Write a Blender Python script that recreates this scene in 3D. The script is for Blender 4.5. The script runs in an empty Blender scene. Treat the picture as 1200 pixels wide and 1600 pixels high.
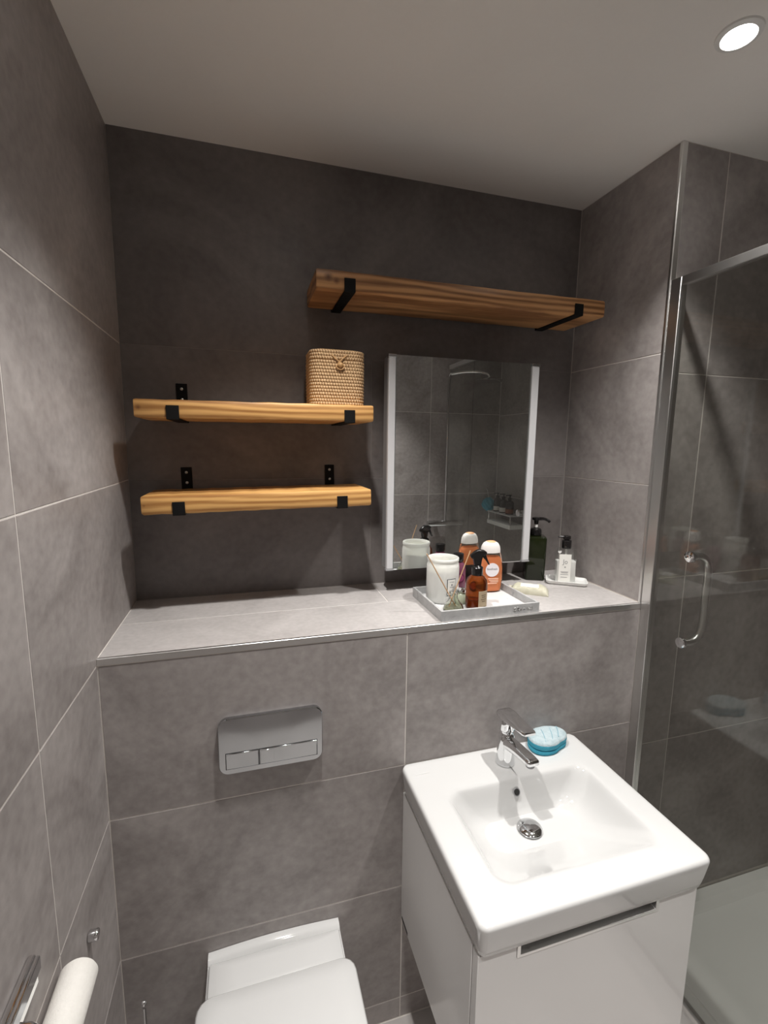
import bpy, bmesh, math, random
from mathutils import Vector, Matrix
random.seed(7)
PI = math.pi
scene = bpy.context.scene
C = scene.collection

# ------------------------------------------------------------------ camera
J = 1.273            # height of the tile joint at the ledge, everything is measured from it
yaw, pitch, roll = 0.2875, -0.1429, 0.0122
fwd = Vector((math.sin(yaw)*math.cos(pitch), math.cos(yaw)*math.cos(pitch), math.sin(pitch)))
right = Vector((math.cos(yaw), -math.sin(yaw), 0))
up = right.cross(fwd)
r2 = right*math.cos(roll) + up*math.sin(roll)
u2 = -right*math.sin(roll) + up*math.cos(roll)
cam_d = bpy.data.cameras.new('camera')
cam = bpy.data.objects.new('camera', cam_d); C.objects.link(cam)
cam_d.sensor_fit = 'VERTICAL'; cam_d.sensor_height = 36; cam_d.sensor_width = 27
cam_d.lens = 727.87/1600*36
cam_d.clip_start = 0.02
m = Matrix((r2, u2, -fwd)).transposed().to_4x4()
m.translation = Vector((0.3457, -1.1609, J+0.5149))
cam.matrix_world = m
scene.camera = cam

# ------------------------------------------------------------------ world, exposure
w = bpy.data.worlds.new('world'); scene.world = w
w.use_nodes = True
w.node_tree.nodes['Background'].inputs[0].default_value = (0.5, 0.5, 0.5, 1)
w.node_tree.nodes['Background'].inputs[1].default_value = 0.02
vs = scene.view_settings
vs.view_transform = 'Standard'; vs.look = 'None'; vs.gamma = 1; vs.use_curve_mapping = False
vs.exposure = 0.12
LAMP_W = 84.0        # each ceiling downlight
LAMPS = [(0.52, -0.25, 1.0, 100), (1.367, -0.30, 1.0, 100), (0.60, -1.30, 1.1, 74), (1.30, -1.30, 0.9, 74)]   # x, y, share, beam angle; last two are added fill lamps out of view

# room numbers
D, W, H = 0.4207, 1.5607, J+1.3802
T = J+0.0171         # ledge top
XR, YR = 2.34, -1.70 # far shower side wall, rear wall
GX = 1.573           # shower glass plane

# ------------------------------------------------------------------ materials
def mat(name, col, rough=0.5, metal=0.0, trans=0.0, ior=1.45, coat=0.0, emit=None, estr=0, spec=0.5, sss=0):
    mt = bpy.data.materials.new(name); mt.use_nodes = True
    b = mt.node_tree.nodes['Principled BSDF']
    b.inputs['Base Color'].default_value = (*col, 1)
    b.inputs['Roughness'].default_value = rough
    b.inputs['Metallic'].default_value = metal
    b.inputs['Transmission Weight'].default_value = trans
    b.inputs['IOR'].default_value = ior
    b.inputs['Coat Weight'].default_value = coat
    b.inputs['Specular IOR Level'].default_value = spec
    if sss:
        b.inputs['Subsurface Weight'].default_value = sss
        b.inputs['Subsurface Radius'].default_value = (0.02, 0.018, 0.015)
    if emit:
        b.inputs['Emission Color'].default_value = (*emit, 1)
        b.inputs['Emission Strength'].default_value = estr
    return mt

def nodes(mt):
    nt = mt.node_tree
    return nt, nt.nodes, nt.links, nt.nodes['Principled BSDF']

def noise_mat(name, c0, c1, scale, detail=6, rough=(0.4, 0.6), bump=0.1, bscale=60, stretch=(1, 1, 1), fine=0.25, spread=(0.3, 0.7), dist=0.4, per_object=True, bdist=0.002, c2=None):
    mt = mat(name, c0); nt, N, L, b = nodes(mt)
    tc = N.new('ShaderNodeTexCoord'); src = tc.outputs['Object']
    if per_object:
        oi = N.new('ShaderNodeObjectInfo')
        mul = N.new('ShaderNodeVectorMath'); mul.operation = 'SCALE'
        mul.inputs[0].default_value = (13.1, 7.7, 21.3); L.new(oi.outputs['Random'], mul.inputs['Scale'])
        add = N.new('ShaderNodeVectorMath'); add.operation = 'ADD'
        L.new(src, add.inputs[0]); L.new(mul.outputs[0], add.inputs[1]); src = add.outputs[0]
    mp = N.new('ShaderNodeMapping'); mp.inputs['Scale'].default_value = stretch
    L.new(src, mp.inputs[0]); src = mp.outputs[0]
    n1 = N.new('ShaderNodeTexNoise'); n1.inputs['Scale'].default_value = scale
    n1.inputs['Detail'].default_value = detail; n1.inputs['Distortion'].default_value = dist
    n1.inputs['Roughness'].default_value = 0.6
    L.new(src, n1.inputs['Vector'])
    n2 = N.new('ShaderNodeTexNoise'); n2.inputs['Scale'].default_value = bscale; n2.inputs['Detail'].default_value = 5
    L.new(src, n2.inputs['Vector'])
    mx = N.new('ShaderNodeMix'); mx.data_type = 'FLOAT'; mx.inputs['Factor'].default_value = fine
    L.new(n1.outputs['Fac'], mx.inputs['A']); L.new(n2.outputs['Fac'], mx.inputs['B'])
    cr = N.new('ShaderNodeValToRGB')
    cr.color_ramp.elements[0].position = spread[0]; cr.color_ramp.elements[0].color = (*c0, 1)
    cr.color_ramp.elements[1].position = spread[1]; cr.color_ramp.elements[1].color = (*c1, 1)
    L.new(mx.outputs['Result'], cr.inputs[0]); L.new(cr.outputs[0], b.inputs['Base Color'])
    mr = N.new('ShaderNodeMapRange'); mr.inputs['From Min'].default_value = 0.3; mr.inputs['From Max'].default_value = 0.7
    mr.inputs['To Min'].default_value = rough[0]; mr.inputs['To Max'].default_value = rough[1]
    L.new(n1.outputs['Fac'], mr.inputs[0]); L.new(mr.outputs[0], b.inputs['Roughness'])
    bp = N.new('ShaderNodeBump'); bp.inputs['Strength'].default_value = bump; bp.inputs['Distance'].default_value = bdist
    L.new(n2.outputs['Fac'], bp.inputs['Height']); L.new(bp.outputs[0], b.inputs['Normal'])
    return mt

def wood_mat(name, dark, light, knots=()):
    mt = mat(name, light, 0.42); nt, N, L, b = nodes(mt)
    tc = N.new('ShaderNodeTexCoord')
    mp = N.new('ShaderNodeMapping'); mp.inputs['Scale'].default_value = (1.3, 10, 14)
    L.new(tc.outputs['Object'], mp.inputs[0])
    n0 = N.new('ShaderNodeTexNoise'); n0.inputs['Scale'].default_value = 1.6; n0.inputs['Detail'].default_value = 3; n0.inputs['Distortion'].default_value = 0.6
    L.new(mp.outputs[0], n0.inputs['Vector'])
    wv = N.new('ShaderNodeTexWave'); wv.wave_type = 'BANDS'; wv.bands_direction = 'Z'
    wv.inputs['Scale'].default_value = 1.1; wv.inputs['Distortion'].default_value = 11; wv.inputs['Detail'].default_value = 2.5
    wv.inputs['Detail Scale'].default_value = 0.7
    L.new(mp.outputs[0], wv.inputs['Vector'])
    mp2 = N.new('ShaderNodeMapping'); mp2.inputs['Scale'].default_value = (6, 160, 160)
    L.new(tc.outputs['Object'], mp2.inputs[0])
    n2 = N.new('ShaderNodeTexNoise'); n2.inputs['Scale'].default_value = 1.0; n2.inputs['Detail'].default_value = 4
    L.new(mp2.outputs[0], n2.inputs['Vector'])
    mx = N.new('ShaderNodeMix'); mx.data_type = 'FLOAT'; mx.inputs['Factor'].default_value = 0.45
    L.new(wv.outputs['Fac'], mx.inputs['A']); L.new(n0.outputs['Fac'], mx.inputs['B'])
    mx2 = N.new('ShaderNodeMix'); mx2.data_type = 'FLOAT'; mx2.inputs['Factor'].default_value = 0.42
    L.new(mx.outputs['Result'], mx2.inputs['A']); L.new(n2.outputs['Fac'], mx2.inputs['B'])
    cr = N.new('ShaderNodeValToRGB')
    cr.color_ramp.elements[0].position = 0.30; cr.color_ramp.elements[0].color = (*dark, 1)
    cr.color_ramp.elements[1].position = 0.62; cr.color_ramp.elements[1].color = (*light, 1)
    L.new(mx2.outputs['Result'], cr.inputs[0])
    col = cr.outputs[0]
    for (kx, ky, kz, kr) in knots:
        vm = N.new('ShaderNodeVectorMath'); vm.operation = 'SUBTRACT'; vm.inputs[1].default_value = (kx, ky, kz)
        L.new(tc.outputs['Object'], vm.inputs[0])
        ln = N.new('ShaderNodeVectorMath'); ln.operation = 'LENGTH'; L.new(vm.outputs[0], ln.inputs[0])
        ad = N.new('ShaderNodeMath'); ad.operation = 'MULTIPLY_ADD'; ad.inputs[1].default_value = 0.012
        L.new(n0.outputs['Fac'], ad.inputs[0]); L.new(ln.outputs['Value'], ad.inputs[2])
        kr_n = N.new('ShaderNodeMapRange'); kr_n.inputs['From Min'].default_value = kr*0.6; kr_n.inputs['From Max'].default_value = kr*1.7
        kr_n.inputs['To Min'].default_value = 0.9; kr_n.inputs['To Max'].default_value = 0.0
        L.new(ad.outputs[0], kr_n.inputs[0])
        mc = N.new('ShaderNodeMix'); mc.data_type = 'RGBA'
        L.new(kr_n.outputs[0], mc.inputs['Factor']); L.new(col, mc.inputs['A']); mc.inputs['B'].default_value = (0.12, 0.045, 0.018, 1)
        col = mc.outputs['Result']
    L.new(col, b.inputs['Base Color'])
    bp = N.new('ShaderNodeBump'); bp.inputs['Strength'].default_value = 0.25; bp.inputs['Distance'].default_value = 0.002
    L.new(mx2.outputs['Result'], bp.inputs['Height']); L.new(bp.outputs[0], b.inputs['Normal'])
    b.inputs['Coat Weight'].default_value = 0.06; b.inputs['Coat Roughness'].default_value = 0.3
    return mt

M = {}
M['tile'] = noise_mat('tile_concrete', (0.235, 0.211, 0.203), (0.450, 0.416, 0.404), 2.6, rough=(0.36, 0.55), bump=0.10, bscale=45, fine=0.3, dist=1.1, spread=(0.33, 0.68))
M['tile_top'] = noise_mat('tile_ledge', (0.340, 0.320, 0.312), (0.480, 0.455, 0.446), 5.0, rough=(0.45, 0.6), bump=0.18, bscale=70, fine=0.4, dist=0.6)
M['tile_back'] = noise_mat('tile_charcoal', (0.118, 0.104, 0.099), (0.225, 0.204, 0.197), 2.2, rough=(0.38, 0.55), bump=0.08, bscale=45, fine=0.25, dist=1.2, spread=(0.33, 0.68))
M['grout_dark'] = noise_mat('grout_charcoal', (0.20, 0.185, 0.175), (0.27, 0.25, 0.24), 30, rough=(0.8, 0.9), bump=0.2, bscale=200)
M['grout'] = noise_mat('grout', (0.66, 0.62, 0.58), (0.78, 0.74, 0.70), 30, rough=(0.8, 0.9), bump=0.2, bscale=200)
M['floor_tile'] = noise_mat('tile_floor', (0.42, 0.40, 0.385), (0.56, 0.53, 0.515), 4.0, rough=(0.45, 0.6), bump=0.12, bscale=50)
M['ceiling'] = noise_mat('ceiling_paint', (0.84, 0.815, 0.78), (0.88, 0.855, 0.82), 2.0, rough=(0.5, 0.6), bump=0.05, bscale=120, per_object=False)
M['chrome'] = mat('chrome', (0.80, 0.81, 0.82), 0.07, 1.0)
M['plate_chrome'] = mat('smoked_chrome', (0.47, 0.485, 0.50), 0.09, 1.0)
M['brushed'] = noise_mat('satin_steel', (0.72, 0.72, 0.71), (0.76, 0.755, 0.745), 3, rough=(0.27, 0.32), bump=0.0, bscale=20, per_object=False)
nodes(M['brushed'])[3].inputs['Metallic'].default_value = 1.0
M['ceramic'] = mat('white_ceramic', (0.64, 0.64, 0.635), 0.08, coat=0.3)
M['gloss_white'] = mat('gloss_white_lacquer', (0.78, 0.77, 0.76), 0.14, coat=0.3)
M['acrylic'] = mat('white_acrylic', (0.62, 0.62, 0.635), 0.4)
M['ring_white'] = mat('white_enamel', (0.8, 0.8, 0.78), 0.35)
M['tray_white'] = mat('shower_tray_white', (0.86, 0.865, 0.855), 0.3)
M['black'] = noise_mat('black_powder_coat', (0.004, 0.004, 0.004), (0.007, 0.0065, 0.0065), 60, rough=(0.55, 0.7), bump=0.15, bscale=300, per_object=False)
nodes(M['black'])[3].inputs['Specular IOR Level'].default_value = 0.2
M['black_plastic'] = mat('black_plastic', (0.010, 0.009, 0.009), 0.18)
M['dark'] = mat('dark_recess', (0.02, 0.02, 0.02), 0.6)
M['mirror'] = mat('mirror_silver', (0.86, 0.88, 0.87), 0.0, 1.0)
M['mirror_edge'] = mat('mirror_glass_edge', (0.45, 0.55, 0.52), 0.15)
M['grey_metal'] = mat('grey_painted_metal', (0.30, 0.30, 0.31), 0.4)
M['white_text'] = mat('print_white', (0.85, 0.83, 0.80), 0.5)
M['grey_text'] = mat('print_grey', (0.25, 0.25, 0.26), 0.5)
M['dark_text'] = mat('print_dark', (0.05, 0.05, 0.055), 0.5)
M['screw'] = mat('zinc_screw', (0.6, 0.6, 0.58), 0.3, 1.0)

def glass_pane(name, tint, ior=1.5):
    mt = bpy.data.materials.new(name); mt.use_nodes = True
    nt = mt.node_tree; N = nt.nodes; L = nt.links
    N.remove(N['Principled BSDF'])
    out = N['Material Output']
    tr = N.new('ShaderNodeBsdfTransparent'); tr.inputs[0].default_value = (*tint, 1)
    gl = N.new('ShaderNodeBsdfGlossy'); gl.inputs['Roughness'].default_value = 0.0; gl.inputs[0].default_value = (0.95, 0.97, 0.96, 1)
    ge = N.new('ShaderNodeNewGeometry')
    dp = N.new('ShaderNodeVectorMath'); dp.operation = 'DOT_PRODUCT'
    L.new(ge.outputs['Normal'], dp.inputs[0]); L.new(ge.outputs['Incoming'], dp.inputs[1])
    ab_ = N.new('ShaderNodeMath'); ab_.operation = 'ABSOLUTE'; L.new(dp.outputs['Value'], ab_.inputs[0])
    om = N.new('ShaderNodeMath'); om.operation = 'SUBTRACT'; om.inputs[0].default_value = 1.0; L.new(ab_.outputs[0], om.inputs[1])
    pw = N.new('ShaderNodeMath'); pw.operation = 'POWER'; pw.inputs[1].default_value = 5.0; L.new(om.outputs[0], pw.inputs[0])
    f0 = ((ior-1)/(ior+1))**2
    fr = N.new('ShaderNodeMath'); fr.operation = 'MULTIPLY_ADD'; fr.inputs[1].default_value = 1-f0; fr.inputs[2].default_value = f0
    L.new(pw.outputs[0], fr.inputs[0])
    mx = N.new('ShaderNodeMixShader')
    L.new(fr.outputs[0], mx.inputs[0]); L.new(tr.outputs[0], mx.inputs[1]); L.new(gl.outputs[0], mx.inputs[2])
    L.new(mx.outputs[0], out.inputs[0])
    return mt
M['pane'] = glass_pane('shower_glass', (0.86, 0.865, 0.85), 1.45)
M['clear'] = glass_pane('clear_glass', (0.94, 0.95, 0.945), 1.7)

# ------------------------------------------------------------------ mesh helpers
def obj(name, bm, mt, parent=None, loc=(0, 0, 0), rotz=0, smooth=False, bevel=0, subsurf=0, seg=2, angle=35):
    bmesh.ops.recalc_face_normals(bm, faces=bm.faces[:])
    me = bpy.data.meshes.new(name); bm.to_mesh(me); bm.free()
    for mm in (mt if isinstance(mt, (list, tuple)) else [mt]): me.materials.append(mm)
    o = bpy.data.objects.new(name, me); C.objects.link(o)
    o.location = loc; o.rotation_euler = (0, 0, rotz)
    if parent: o.parent = parent
    if bevel:
        b = o.modifiers.new('bevel', 'BEVEL'); b.width = bevel; b.segments = seg; b.limit_method = 'ANGLE'; b.angle_limit = math.radians(30)
    if subsurf:
        s = o.modifiers.new('subsurf', 'SUBSURF'); s.levels = subsurf; s.render_levels = subsurf
    if smooth:
        for p in me.polygons: p.use_smooth = True
        if not subsurf:
            try:
                me.set_sharp_from_angle(angle=math.radians(angle))
            except Exception:
                pass
    elif bevel:
        for p in me.polygons: p.use_smooth = True
        try: me.set_sharp_from_angle(angle=math.radians(angle))
        except Exception: pass
    return o

def thing(name, label, cat, loc=(0, 0, 0), rotz=0, group=None):
    o = bpy.data.objects.new(name, None); C.objects.link(o)
    o.empty_display_size = 0.03
    o.location = loc; o.rotation_euler = (0, 0, rotz); o['label'] = label; o['category'] = cat
    if group: o['group'] = group
    return o

def tag(o, label, cat, group=None):
    o['label'] = label; o['category'] = cat
    if group: o['group'] = group
    return o

def struct(o, label=None):
    o['kind'] = 'structure'
    if label: o['label'] = label
    return o

def box(bm, x0, x1, y0, y1, z0, z1):
    r = bmesh.ops.create_cube(bm, size=1)
    for v in r['verts']:
        v.co = Vector(((x0+x1)/2 + v.co.x*(x1-x0), (y0+y1)/2 + v.co.y*(y1-y0), (z0+z1)/2 + v.co.z*(z1-z0)))
    return r['verts']

def nbox(*a):
    bm = bmesh.new(); box(bm, *a); return bm

def loft(bm, loops, cap0=True, cap1=True, closed=True, uv=False):
    rows = [[bm.verts.new(p) for p in lp] for lp in loops]
    n = len(rows[0]); lay = bm.loops.layers.uv.verify() if uv else None
    acc = [0.0]
    if uv:
        for i in range(n):
            acc.append(acc[-1] + (Vector(loops[0][i]) - Vector(loops[0][(i+1) % n])).length)
    for a in range(len(rows)-1):
        for i in range(n if closed else n-1):
            k = (i+1) % n
            f = bm.faces.new((rows[a][i], rows[a][k], rows[a+1][k], rows[a+1][i]))
            if uv:
                us = (acc[i], acc[i+1], acc[i+1], acc[i]); zz = (a, a, a+1, a+1)
                for q, l in enumerate(f.loops): l[lay].uv = (us[q], loops[zz[q]][0][2])
    if cap0: bm.faces.new(rows[0][::-1])
    if cap1: bm.faces.new(rows[-1])
    return rows

def lathe(bm, prof, seg=32, c=(0, 0, 0), cap0=True, cap1=True, sx=1, sy=1):
    loops = []
    for r, z in prof:
        loops.append([(c[0]+max(r, 1e-5)*sx*math.cos(2*PI*i/seg), c[1]+max(r, 1e-5)*sy*math.sin(2*PI*i/seg), c[2]+z) for i in range(seg)])
    return loft(bm, loops, cap0, cap1)

def nlathe(*a, **k):
    bm = bmesh.new(); lathe(bm, *a, **k); return bm

def rrect(cx, cy, w, d, r, z, n=6):
    r = min(r, w/2-1e-4, d/2-1e-4); pts = []
    for (sx, sy, a0) in ((1, 1, 0), (-1, 1, PI/2), (-1, -1, PI), (1, -1, 1.5*PI)):
        for i in range(n+1):
            a = a0 + (PI/2)*i/n
            pts.append((cx + sx*(w/2-r) + r*math.cos(a), cy + sy*(d/2-r) + r*math.sin(a), z))
    return pts

def tube(bm, pts, rad, seg=10, cap=True):
    pts = [Vector(p) for p in pts]; loops = []
    rads = rad if isinstance(rad, (list, tuple)) else [rad]*len(pts)
    prev = None
    for i, p in enumerate(pts):
        t = (pts[min(i+1, len(pts)-1)] - pts[max(i-1, 0)]).normalized()
        if prev is None:
            a = t.orthogonal().normalized()
        else:
            a = (prev - t*prev.dot(t))
            a = a.normalized() if a.length > 1e-6 else t.orthogonal().normalized()
        prev = a; b = t.cross(a)
        loops.append([tuple(p + (a*math.cos(2*PI*k/seg) + b*math.sin(2*PI*k/seg))*rads[i]) for k in range(seg)])
    loft(bm, loops, cap, cap)

def ntube(*a, **k):
    bm = bmesh.new(); tube(bm, *a, **k); return bm

def prism(bm, pts, axis, a, b):
    """extrude a 2-D polygon along an axis between a and b"""
    def mk(p, t):
        if axis == 'x': return (t, p[0], p[1])
        if axis == 'y': return (p[0], t, p[1])
        return (p[0], p[1], t)
    loft(bm, [[mk(p, a) for p in pts], [mk(p, b) for p in pts]])

def nprism(*a):
    bm = bmesh.new(); prism(bm, *a); return bm

def smooth_path(pts, n=6):
    pts = [Vector(p) for p in pts]; out = []
    for i in range(len(pts)-1):
        p0 = pts[max(i-1, 0)]; p1 = pts[i]; p2 = pts[i+1]; p3 = pts[min(i+2, len(pts)-1)]
        for k in range(n):
            t = k/n
            out.append(0.5*((2*p1) + (-p0+p2)*t + (2*p0-5*p1+4*p2-p3)*t*t + (-p0+3*p1-3*p2+p3)*t**3))
    out.append(pts[-1]); return out

def cyl_patch(r, a0, a1, z0, z1, seg=14, th=0.0006):
    """a paper label: thin curved sheet on a cylinder about z"""
    bm = bmesh.new()
    def arc(rr, z): return [(rr*math.cos(a0+(a1-a0)*i/seg), rr*math.sin(a0+(a1-a0)*i/seg), z) for i in range(seg+1)]
    loft(bm, [arc(r, z0), arc(r+th, z0), arc(r+th, z1), arc(r, z1), arc(r, z0)], False, False, closed=False)
    return bm

def text_obj(name, s, size, mt, parent, func, ext=0.0002):
    cu = bpy.data.curves.new(name, 'FONT'); cu.body = s; cu.size = size; cu.align_x = 'CENTER'; cu.align_y = 'CENTER'
    cu.extrude = ext; cu.resolution_u = 3
    t = bpy.data.objects.new(name+'_tmp', cu); C.objects.link(t)
    dg = bpy.context.evaluated_depsgraph_get(); dg.update()
    me = bpy.data.meshes.new_from_object(t.evaluated_get(dg))
    bpy.data.objects.remove(t); bpy.data.curves.remove(cu)
    for v in me.vertices: v.co = Vector(func(v.co.x, v.co.y, v.co.z))
    me.materials.clear(); me.materials.append(mt); me.name = name
    o = bpy.data.objects.new(name, me); C.objects.link(o)
    if parent: o.parent = parent
    return o

# ------------------------------------------------------------------ tiled surfaces
tile_cache = {}
def tile_mesh(w, h, mt, th=0.005, ch=0.0008):
    key = (round(w, 4), round(h, 4), mt.name)
    if key in tile_cache: return tile_cache[key]
    bm = bmesh.new()
    def rc(i, n): return [(-w/2+i, -h/2+i, n), (w/2-i, -h/2+i, n), (w/2-i, h/2-i, n), (-w/2+i, h/2-i, n)]
    loft(bm, [rc(0, -th), rc(0, -ch), rc(ch, 0)])
    bmesh.ops.recalc_face_normals(bm, faces=bm.faces[:])
    me = bpy.data.meshes.new('tile'); bm.to_mesh(me); bm.free(); me.materials.append(mt)
    tile_cache[key] = me; return me

def tiles(parent, origin, ud, vd, us, vs_, mt, gap=0.0031, name='tile'):
    """lay tiles on a plane; us, vs_ are joint positions along the two directions"""
    ud = Vector(ud); vd = Vector(vd); nd = ud.cross(vd)
    rot = Matrix((ud, vd, nd)).transposed().to_4x4()
    for i in range(len(us)-1):
        for k in range(len(vs_)-1):
            w_ = us[i+1]-us[i]-gap; h_ = vs_[k+1]-vs_[k]-gap
            o = bpy.data.objects.new(name, tile_mesh(w_, h_, mt)); C.objects.link(o)
            mw = rot.copy()
            mw.translation = Vector(origin) + ud*(us[i]+us[i+1])/2 + vd*(vs_[k]+vs_[k+1])/2
            o.parent = parent; o.matrix_basis = mw
G = 0.0008   # grout lies this far behind the tile faces

ZJ = [0.0, J-1.2, J-0.8, J-0.4, J, J+0.4, J+0.8, H]
# left wall
wl = struct(obj('wall_left', nbox(-0.12, -G, YR-0.1, D+0.1, 0, H), M['grout']), 'left wall of large grey concrete look tiles')
tiles(wl, (0, 0, 0), (0, 1, 0), (0, 0, 1), [YR, -1.114, -0.314, D-0.001], ZJ, M['tile'])
# back wall above the ledge
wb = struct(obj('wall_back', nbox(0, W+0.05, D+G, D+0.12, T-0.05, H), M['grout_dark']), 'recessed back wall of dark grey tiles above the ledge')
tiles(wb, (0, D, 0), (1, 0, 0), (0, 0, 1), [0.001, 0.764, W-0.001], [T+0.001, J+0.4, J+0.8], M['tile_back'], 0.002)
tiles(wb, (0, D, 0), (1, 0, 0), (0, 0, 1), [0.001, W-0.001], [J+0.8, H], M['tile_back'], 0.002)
# stub wall at the right end of the ledge; its face towards the shower is the shower's back wall
wr = struct(obj('wall_right', nbox(W+G, XR, G, D+0.12, 0, H), M['grout']), 'tiled side wall between ledge recess and shower')
tiles(wr, (W, 0, 0), (0, -1, 0), (0, 0, 1), [-D+0.001, -0.004], [T+0.001, J+0.4, J+0.8, H], M['tile'])
tiles(wr, (0, 0, 0), (1, 0, 0), (0, 0, 1), [W+0.018, 1.738, XR-0.001], [0.12, J-0.495, J+0.096, J+0.744, H], M['tile'])
# boxed-in lower wall under the ledge
wf = struct(obj('wall_front', nbox(0, W+G, G, D+0.12, 0, T-G), M['grout']), 'boxed in cistern wall of grey tiles under the ledge')
tiles(wf, (0, 0, 0), (1, 0, 0), (0, 0, 1), [0.001, 0.7614, W+0.003], [0, J-1.2, J-0.8, J-0.4, J-0.001], M['tile'])
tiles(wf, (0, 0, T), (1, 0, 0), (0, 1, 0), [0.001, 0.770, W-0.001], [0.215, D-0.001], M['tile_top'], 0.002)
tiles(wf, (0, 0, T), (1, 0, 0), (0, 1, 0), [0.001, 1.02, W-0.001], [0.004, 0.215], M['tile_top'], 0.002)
# shower side wall and rear wall
ws = struct(obj('wall_shower', nbox(XR+G, XR+0.1, YR-0.1, D+0.12, 0, H), M['grout']), 'far tiled side wall inside the shower')
tiles(ws, (XR, 0, 0), (0, -1, 0), (0, 0, 1), [0.001, 0.6, 1.2, -YR-0.001], [0.12, J-0.495, J+0.12, J+0.76, H], M['tile'])
wq = struct(obj('wall_rear', nbox(-0.12, XR+0.1, YR-0.1, YR-G, 0, H), M['grout']), 'tiled rear wall behind the camera and shower')
tiles(wq, (0, YR, 0), (-1, 0, 0), (0, 0, 1), [-XR+0.001, -1.736, -1.136, -0.536, 0], [0, J-0.495, J+0.131, J+0.769, H], M['tile'])
# floor and ceiling
fl = struct(obj('floor', nbox(-0.12, XR+0.1, YR-0.1, D+0.12, -0.1, -G), M['grout']), 'grey tiled bathroom floor')
tiles(fl, (0, 0, 0), (1, 0, 0), (0, 1, 0), [0, 0.41, 1.01, 1.575], [YR, -1.2, -0.6, -0.001], M['floor_tile'])
struct(obj('ceiling', nbox(-0.12, XR+0.1, YR-0.1, D+0.12, H, H+0.08), M['ceiling']), 'plain white painted ceiling')
# metal edge trims
bm = bmesh.new(); prism(bm, [(-0.0012, T-0.0165), (-0.0012, T-0.001), (0.0, T+0.0002), (0.0065, T+0.0002), (0.0065, T-0.003), (0.0022, T-0.003), (0.0022, T-0.0165)], 'x', 0.001, W+0.004)
struct(obj('trim_1', bm, M['brushed']), 'metal edge strip along the front of the tiled ledge')
bm = bmesh.new(); prism(bm, [(W-0.0012, 0.008), (W-0.0012, 0.001), (W+0.001, -0.0012), (W+0.017, -0.0012), (W+0.017, 0.003), (W+0.003, 0.003), (W+0.003, 0.008)], 'z', T, H-0.001)
struct(obj('trim_2', bm, M['brushed']), 'vertical metal corner strip on the wall edge by the shower')

# ------------------------------------------------------------------ ceiling downlights (front pair real, rear pair added as fill)
M['lamp_glass'] = mat('lamp_lens', (1, 1, 1), 0.3, emit=(1.0, 0.97, 0.92), estr=40)
lamp_labels = ['round white recessed downlight above the toilet', 'bright round recessed downlight in the ceiling beside the shower glass',
               'unseen fill lamp added behind the camera near the left wall', 'unseen fill lamp added at the rear near the shower']
for (lx, ly, k, beam), lab in zip(LAMPS, lamp_labels):
    t = thing('ceiling_downlight', lab, 'ceiling light', (lx, ly, H), 0, 'recessed ceiling downlights')
    bm = bmesh.new(); lathe(bm, [(0.030, -0.004), (0.033, -0.007), (0.043, -0.004), (0.0435, 0), (0.030, 0)], 40, cap0=False, cap1=False)
    lathe(bm, [(0.030, 0), (0.030, -0.004)], 40, cap0=False, cap1=False)
    obj('trim_ring', bm, M['ring_white'], t, smooth=True)
    obj('lens', nlathe([(0.0305, -0.0005), (0.0305, -0.003), (0.02, -0.0042), (0.0, -0.0046)], 32, cap1=False), M['lamp_glass'], t, smooth=True)
    ld = bpy.data.lights.new('downlight_beam', 'SPOT')
    ld.energy = LAMP_W*k; ld.color = (1.0, 0.972, 0.935); ld.shadow_soft_size = 0.028
    ld.spot_size = math.radians(beam); ld.spot_blend = 1.0
    lo = bpy.data.objects.new('downlight_beam', ld); C.objects.link(lo); lo.parent = t; lo.location = (0, 0, -0.036)

# ------------------------------------------------------------------ wooden shelves on black lip brackets
M['wood_a'] = wood_mat('waxed_pine_top', (0.21, 0.090, 0.034), (0.55, 0.285, 0.120), [(-0.448, -0.105, 0.005, 0.012), (-0.425, -0.105, -0.003, 0.010), (0.02, -0.05, -0.025, 0.006)])
M['wood_b'] = wood_mat('waxed_pine_mid', (0.32, 0.145, 0.042), (0.64, 0.355, 0.125), [(-0.23, -0.105, -0.012, 0.010), (-0.31, -0.105, 0.002, 0.008)])
M['wood_c'] = wood_mat('waxed_pine_low', (0.36, 0.165, 0.048), (0.68, 0.385, 0.135), [(-0.31, -0.105, 0.0, 0.006)])

def bracket(parent, x, th, depth, tilt=0):
    """strap folded from a wall plate above the board, under it and up its front"""
    s = 0.004; wd = 0.016
    yb = depth/2 + 0.012; zt = th/2 + 0.066; zb = -th/2
    yf = -depth/2
    bm = bmesh.new()
    p = [(yb, zt), (yb, zb-s), (yf-s, zb-s), (yf-s, zb+0.033), (yf, zb+0.033), (yf, zb), (yb-s, zb), (yb-s, zt)]
    prism(bm, p, 'x', x-wd, x+wd)
    o = obj('bracket', bm, M['black'], parent, bevel=0.0012)
    for dz in (0.016, 0.048):
        sc = bmesh.new()
        lathe(sc, [(0.0045, 0), (0.0042, 0.0012), (0.002, 0.0022), (0.0008, 0.0016)], 14)
        bmesh.ops.rotate(sc, verts=sc.verts[:], matrix=Matrix.Rotation(PI/2, 3, 'X'))
        bmesh.ops.translate(sc, verts=sc.verts[:], vec=(x, yb-s, zt-dz))
        q = obj('screw', sc, M['screw'], o, smooth=True)
    return o

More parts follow.
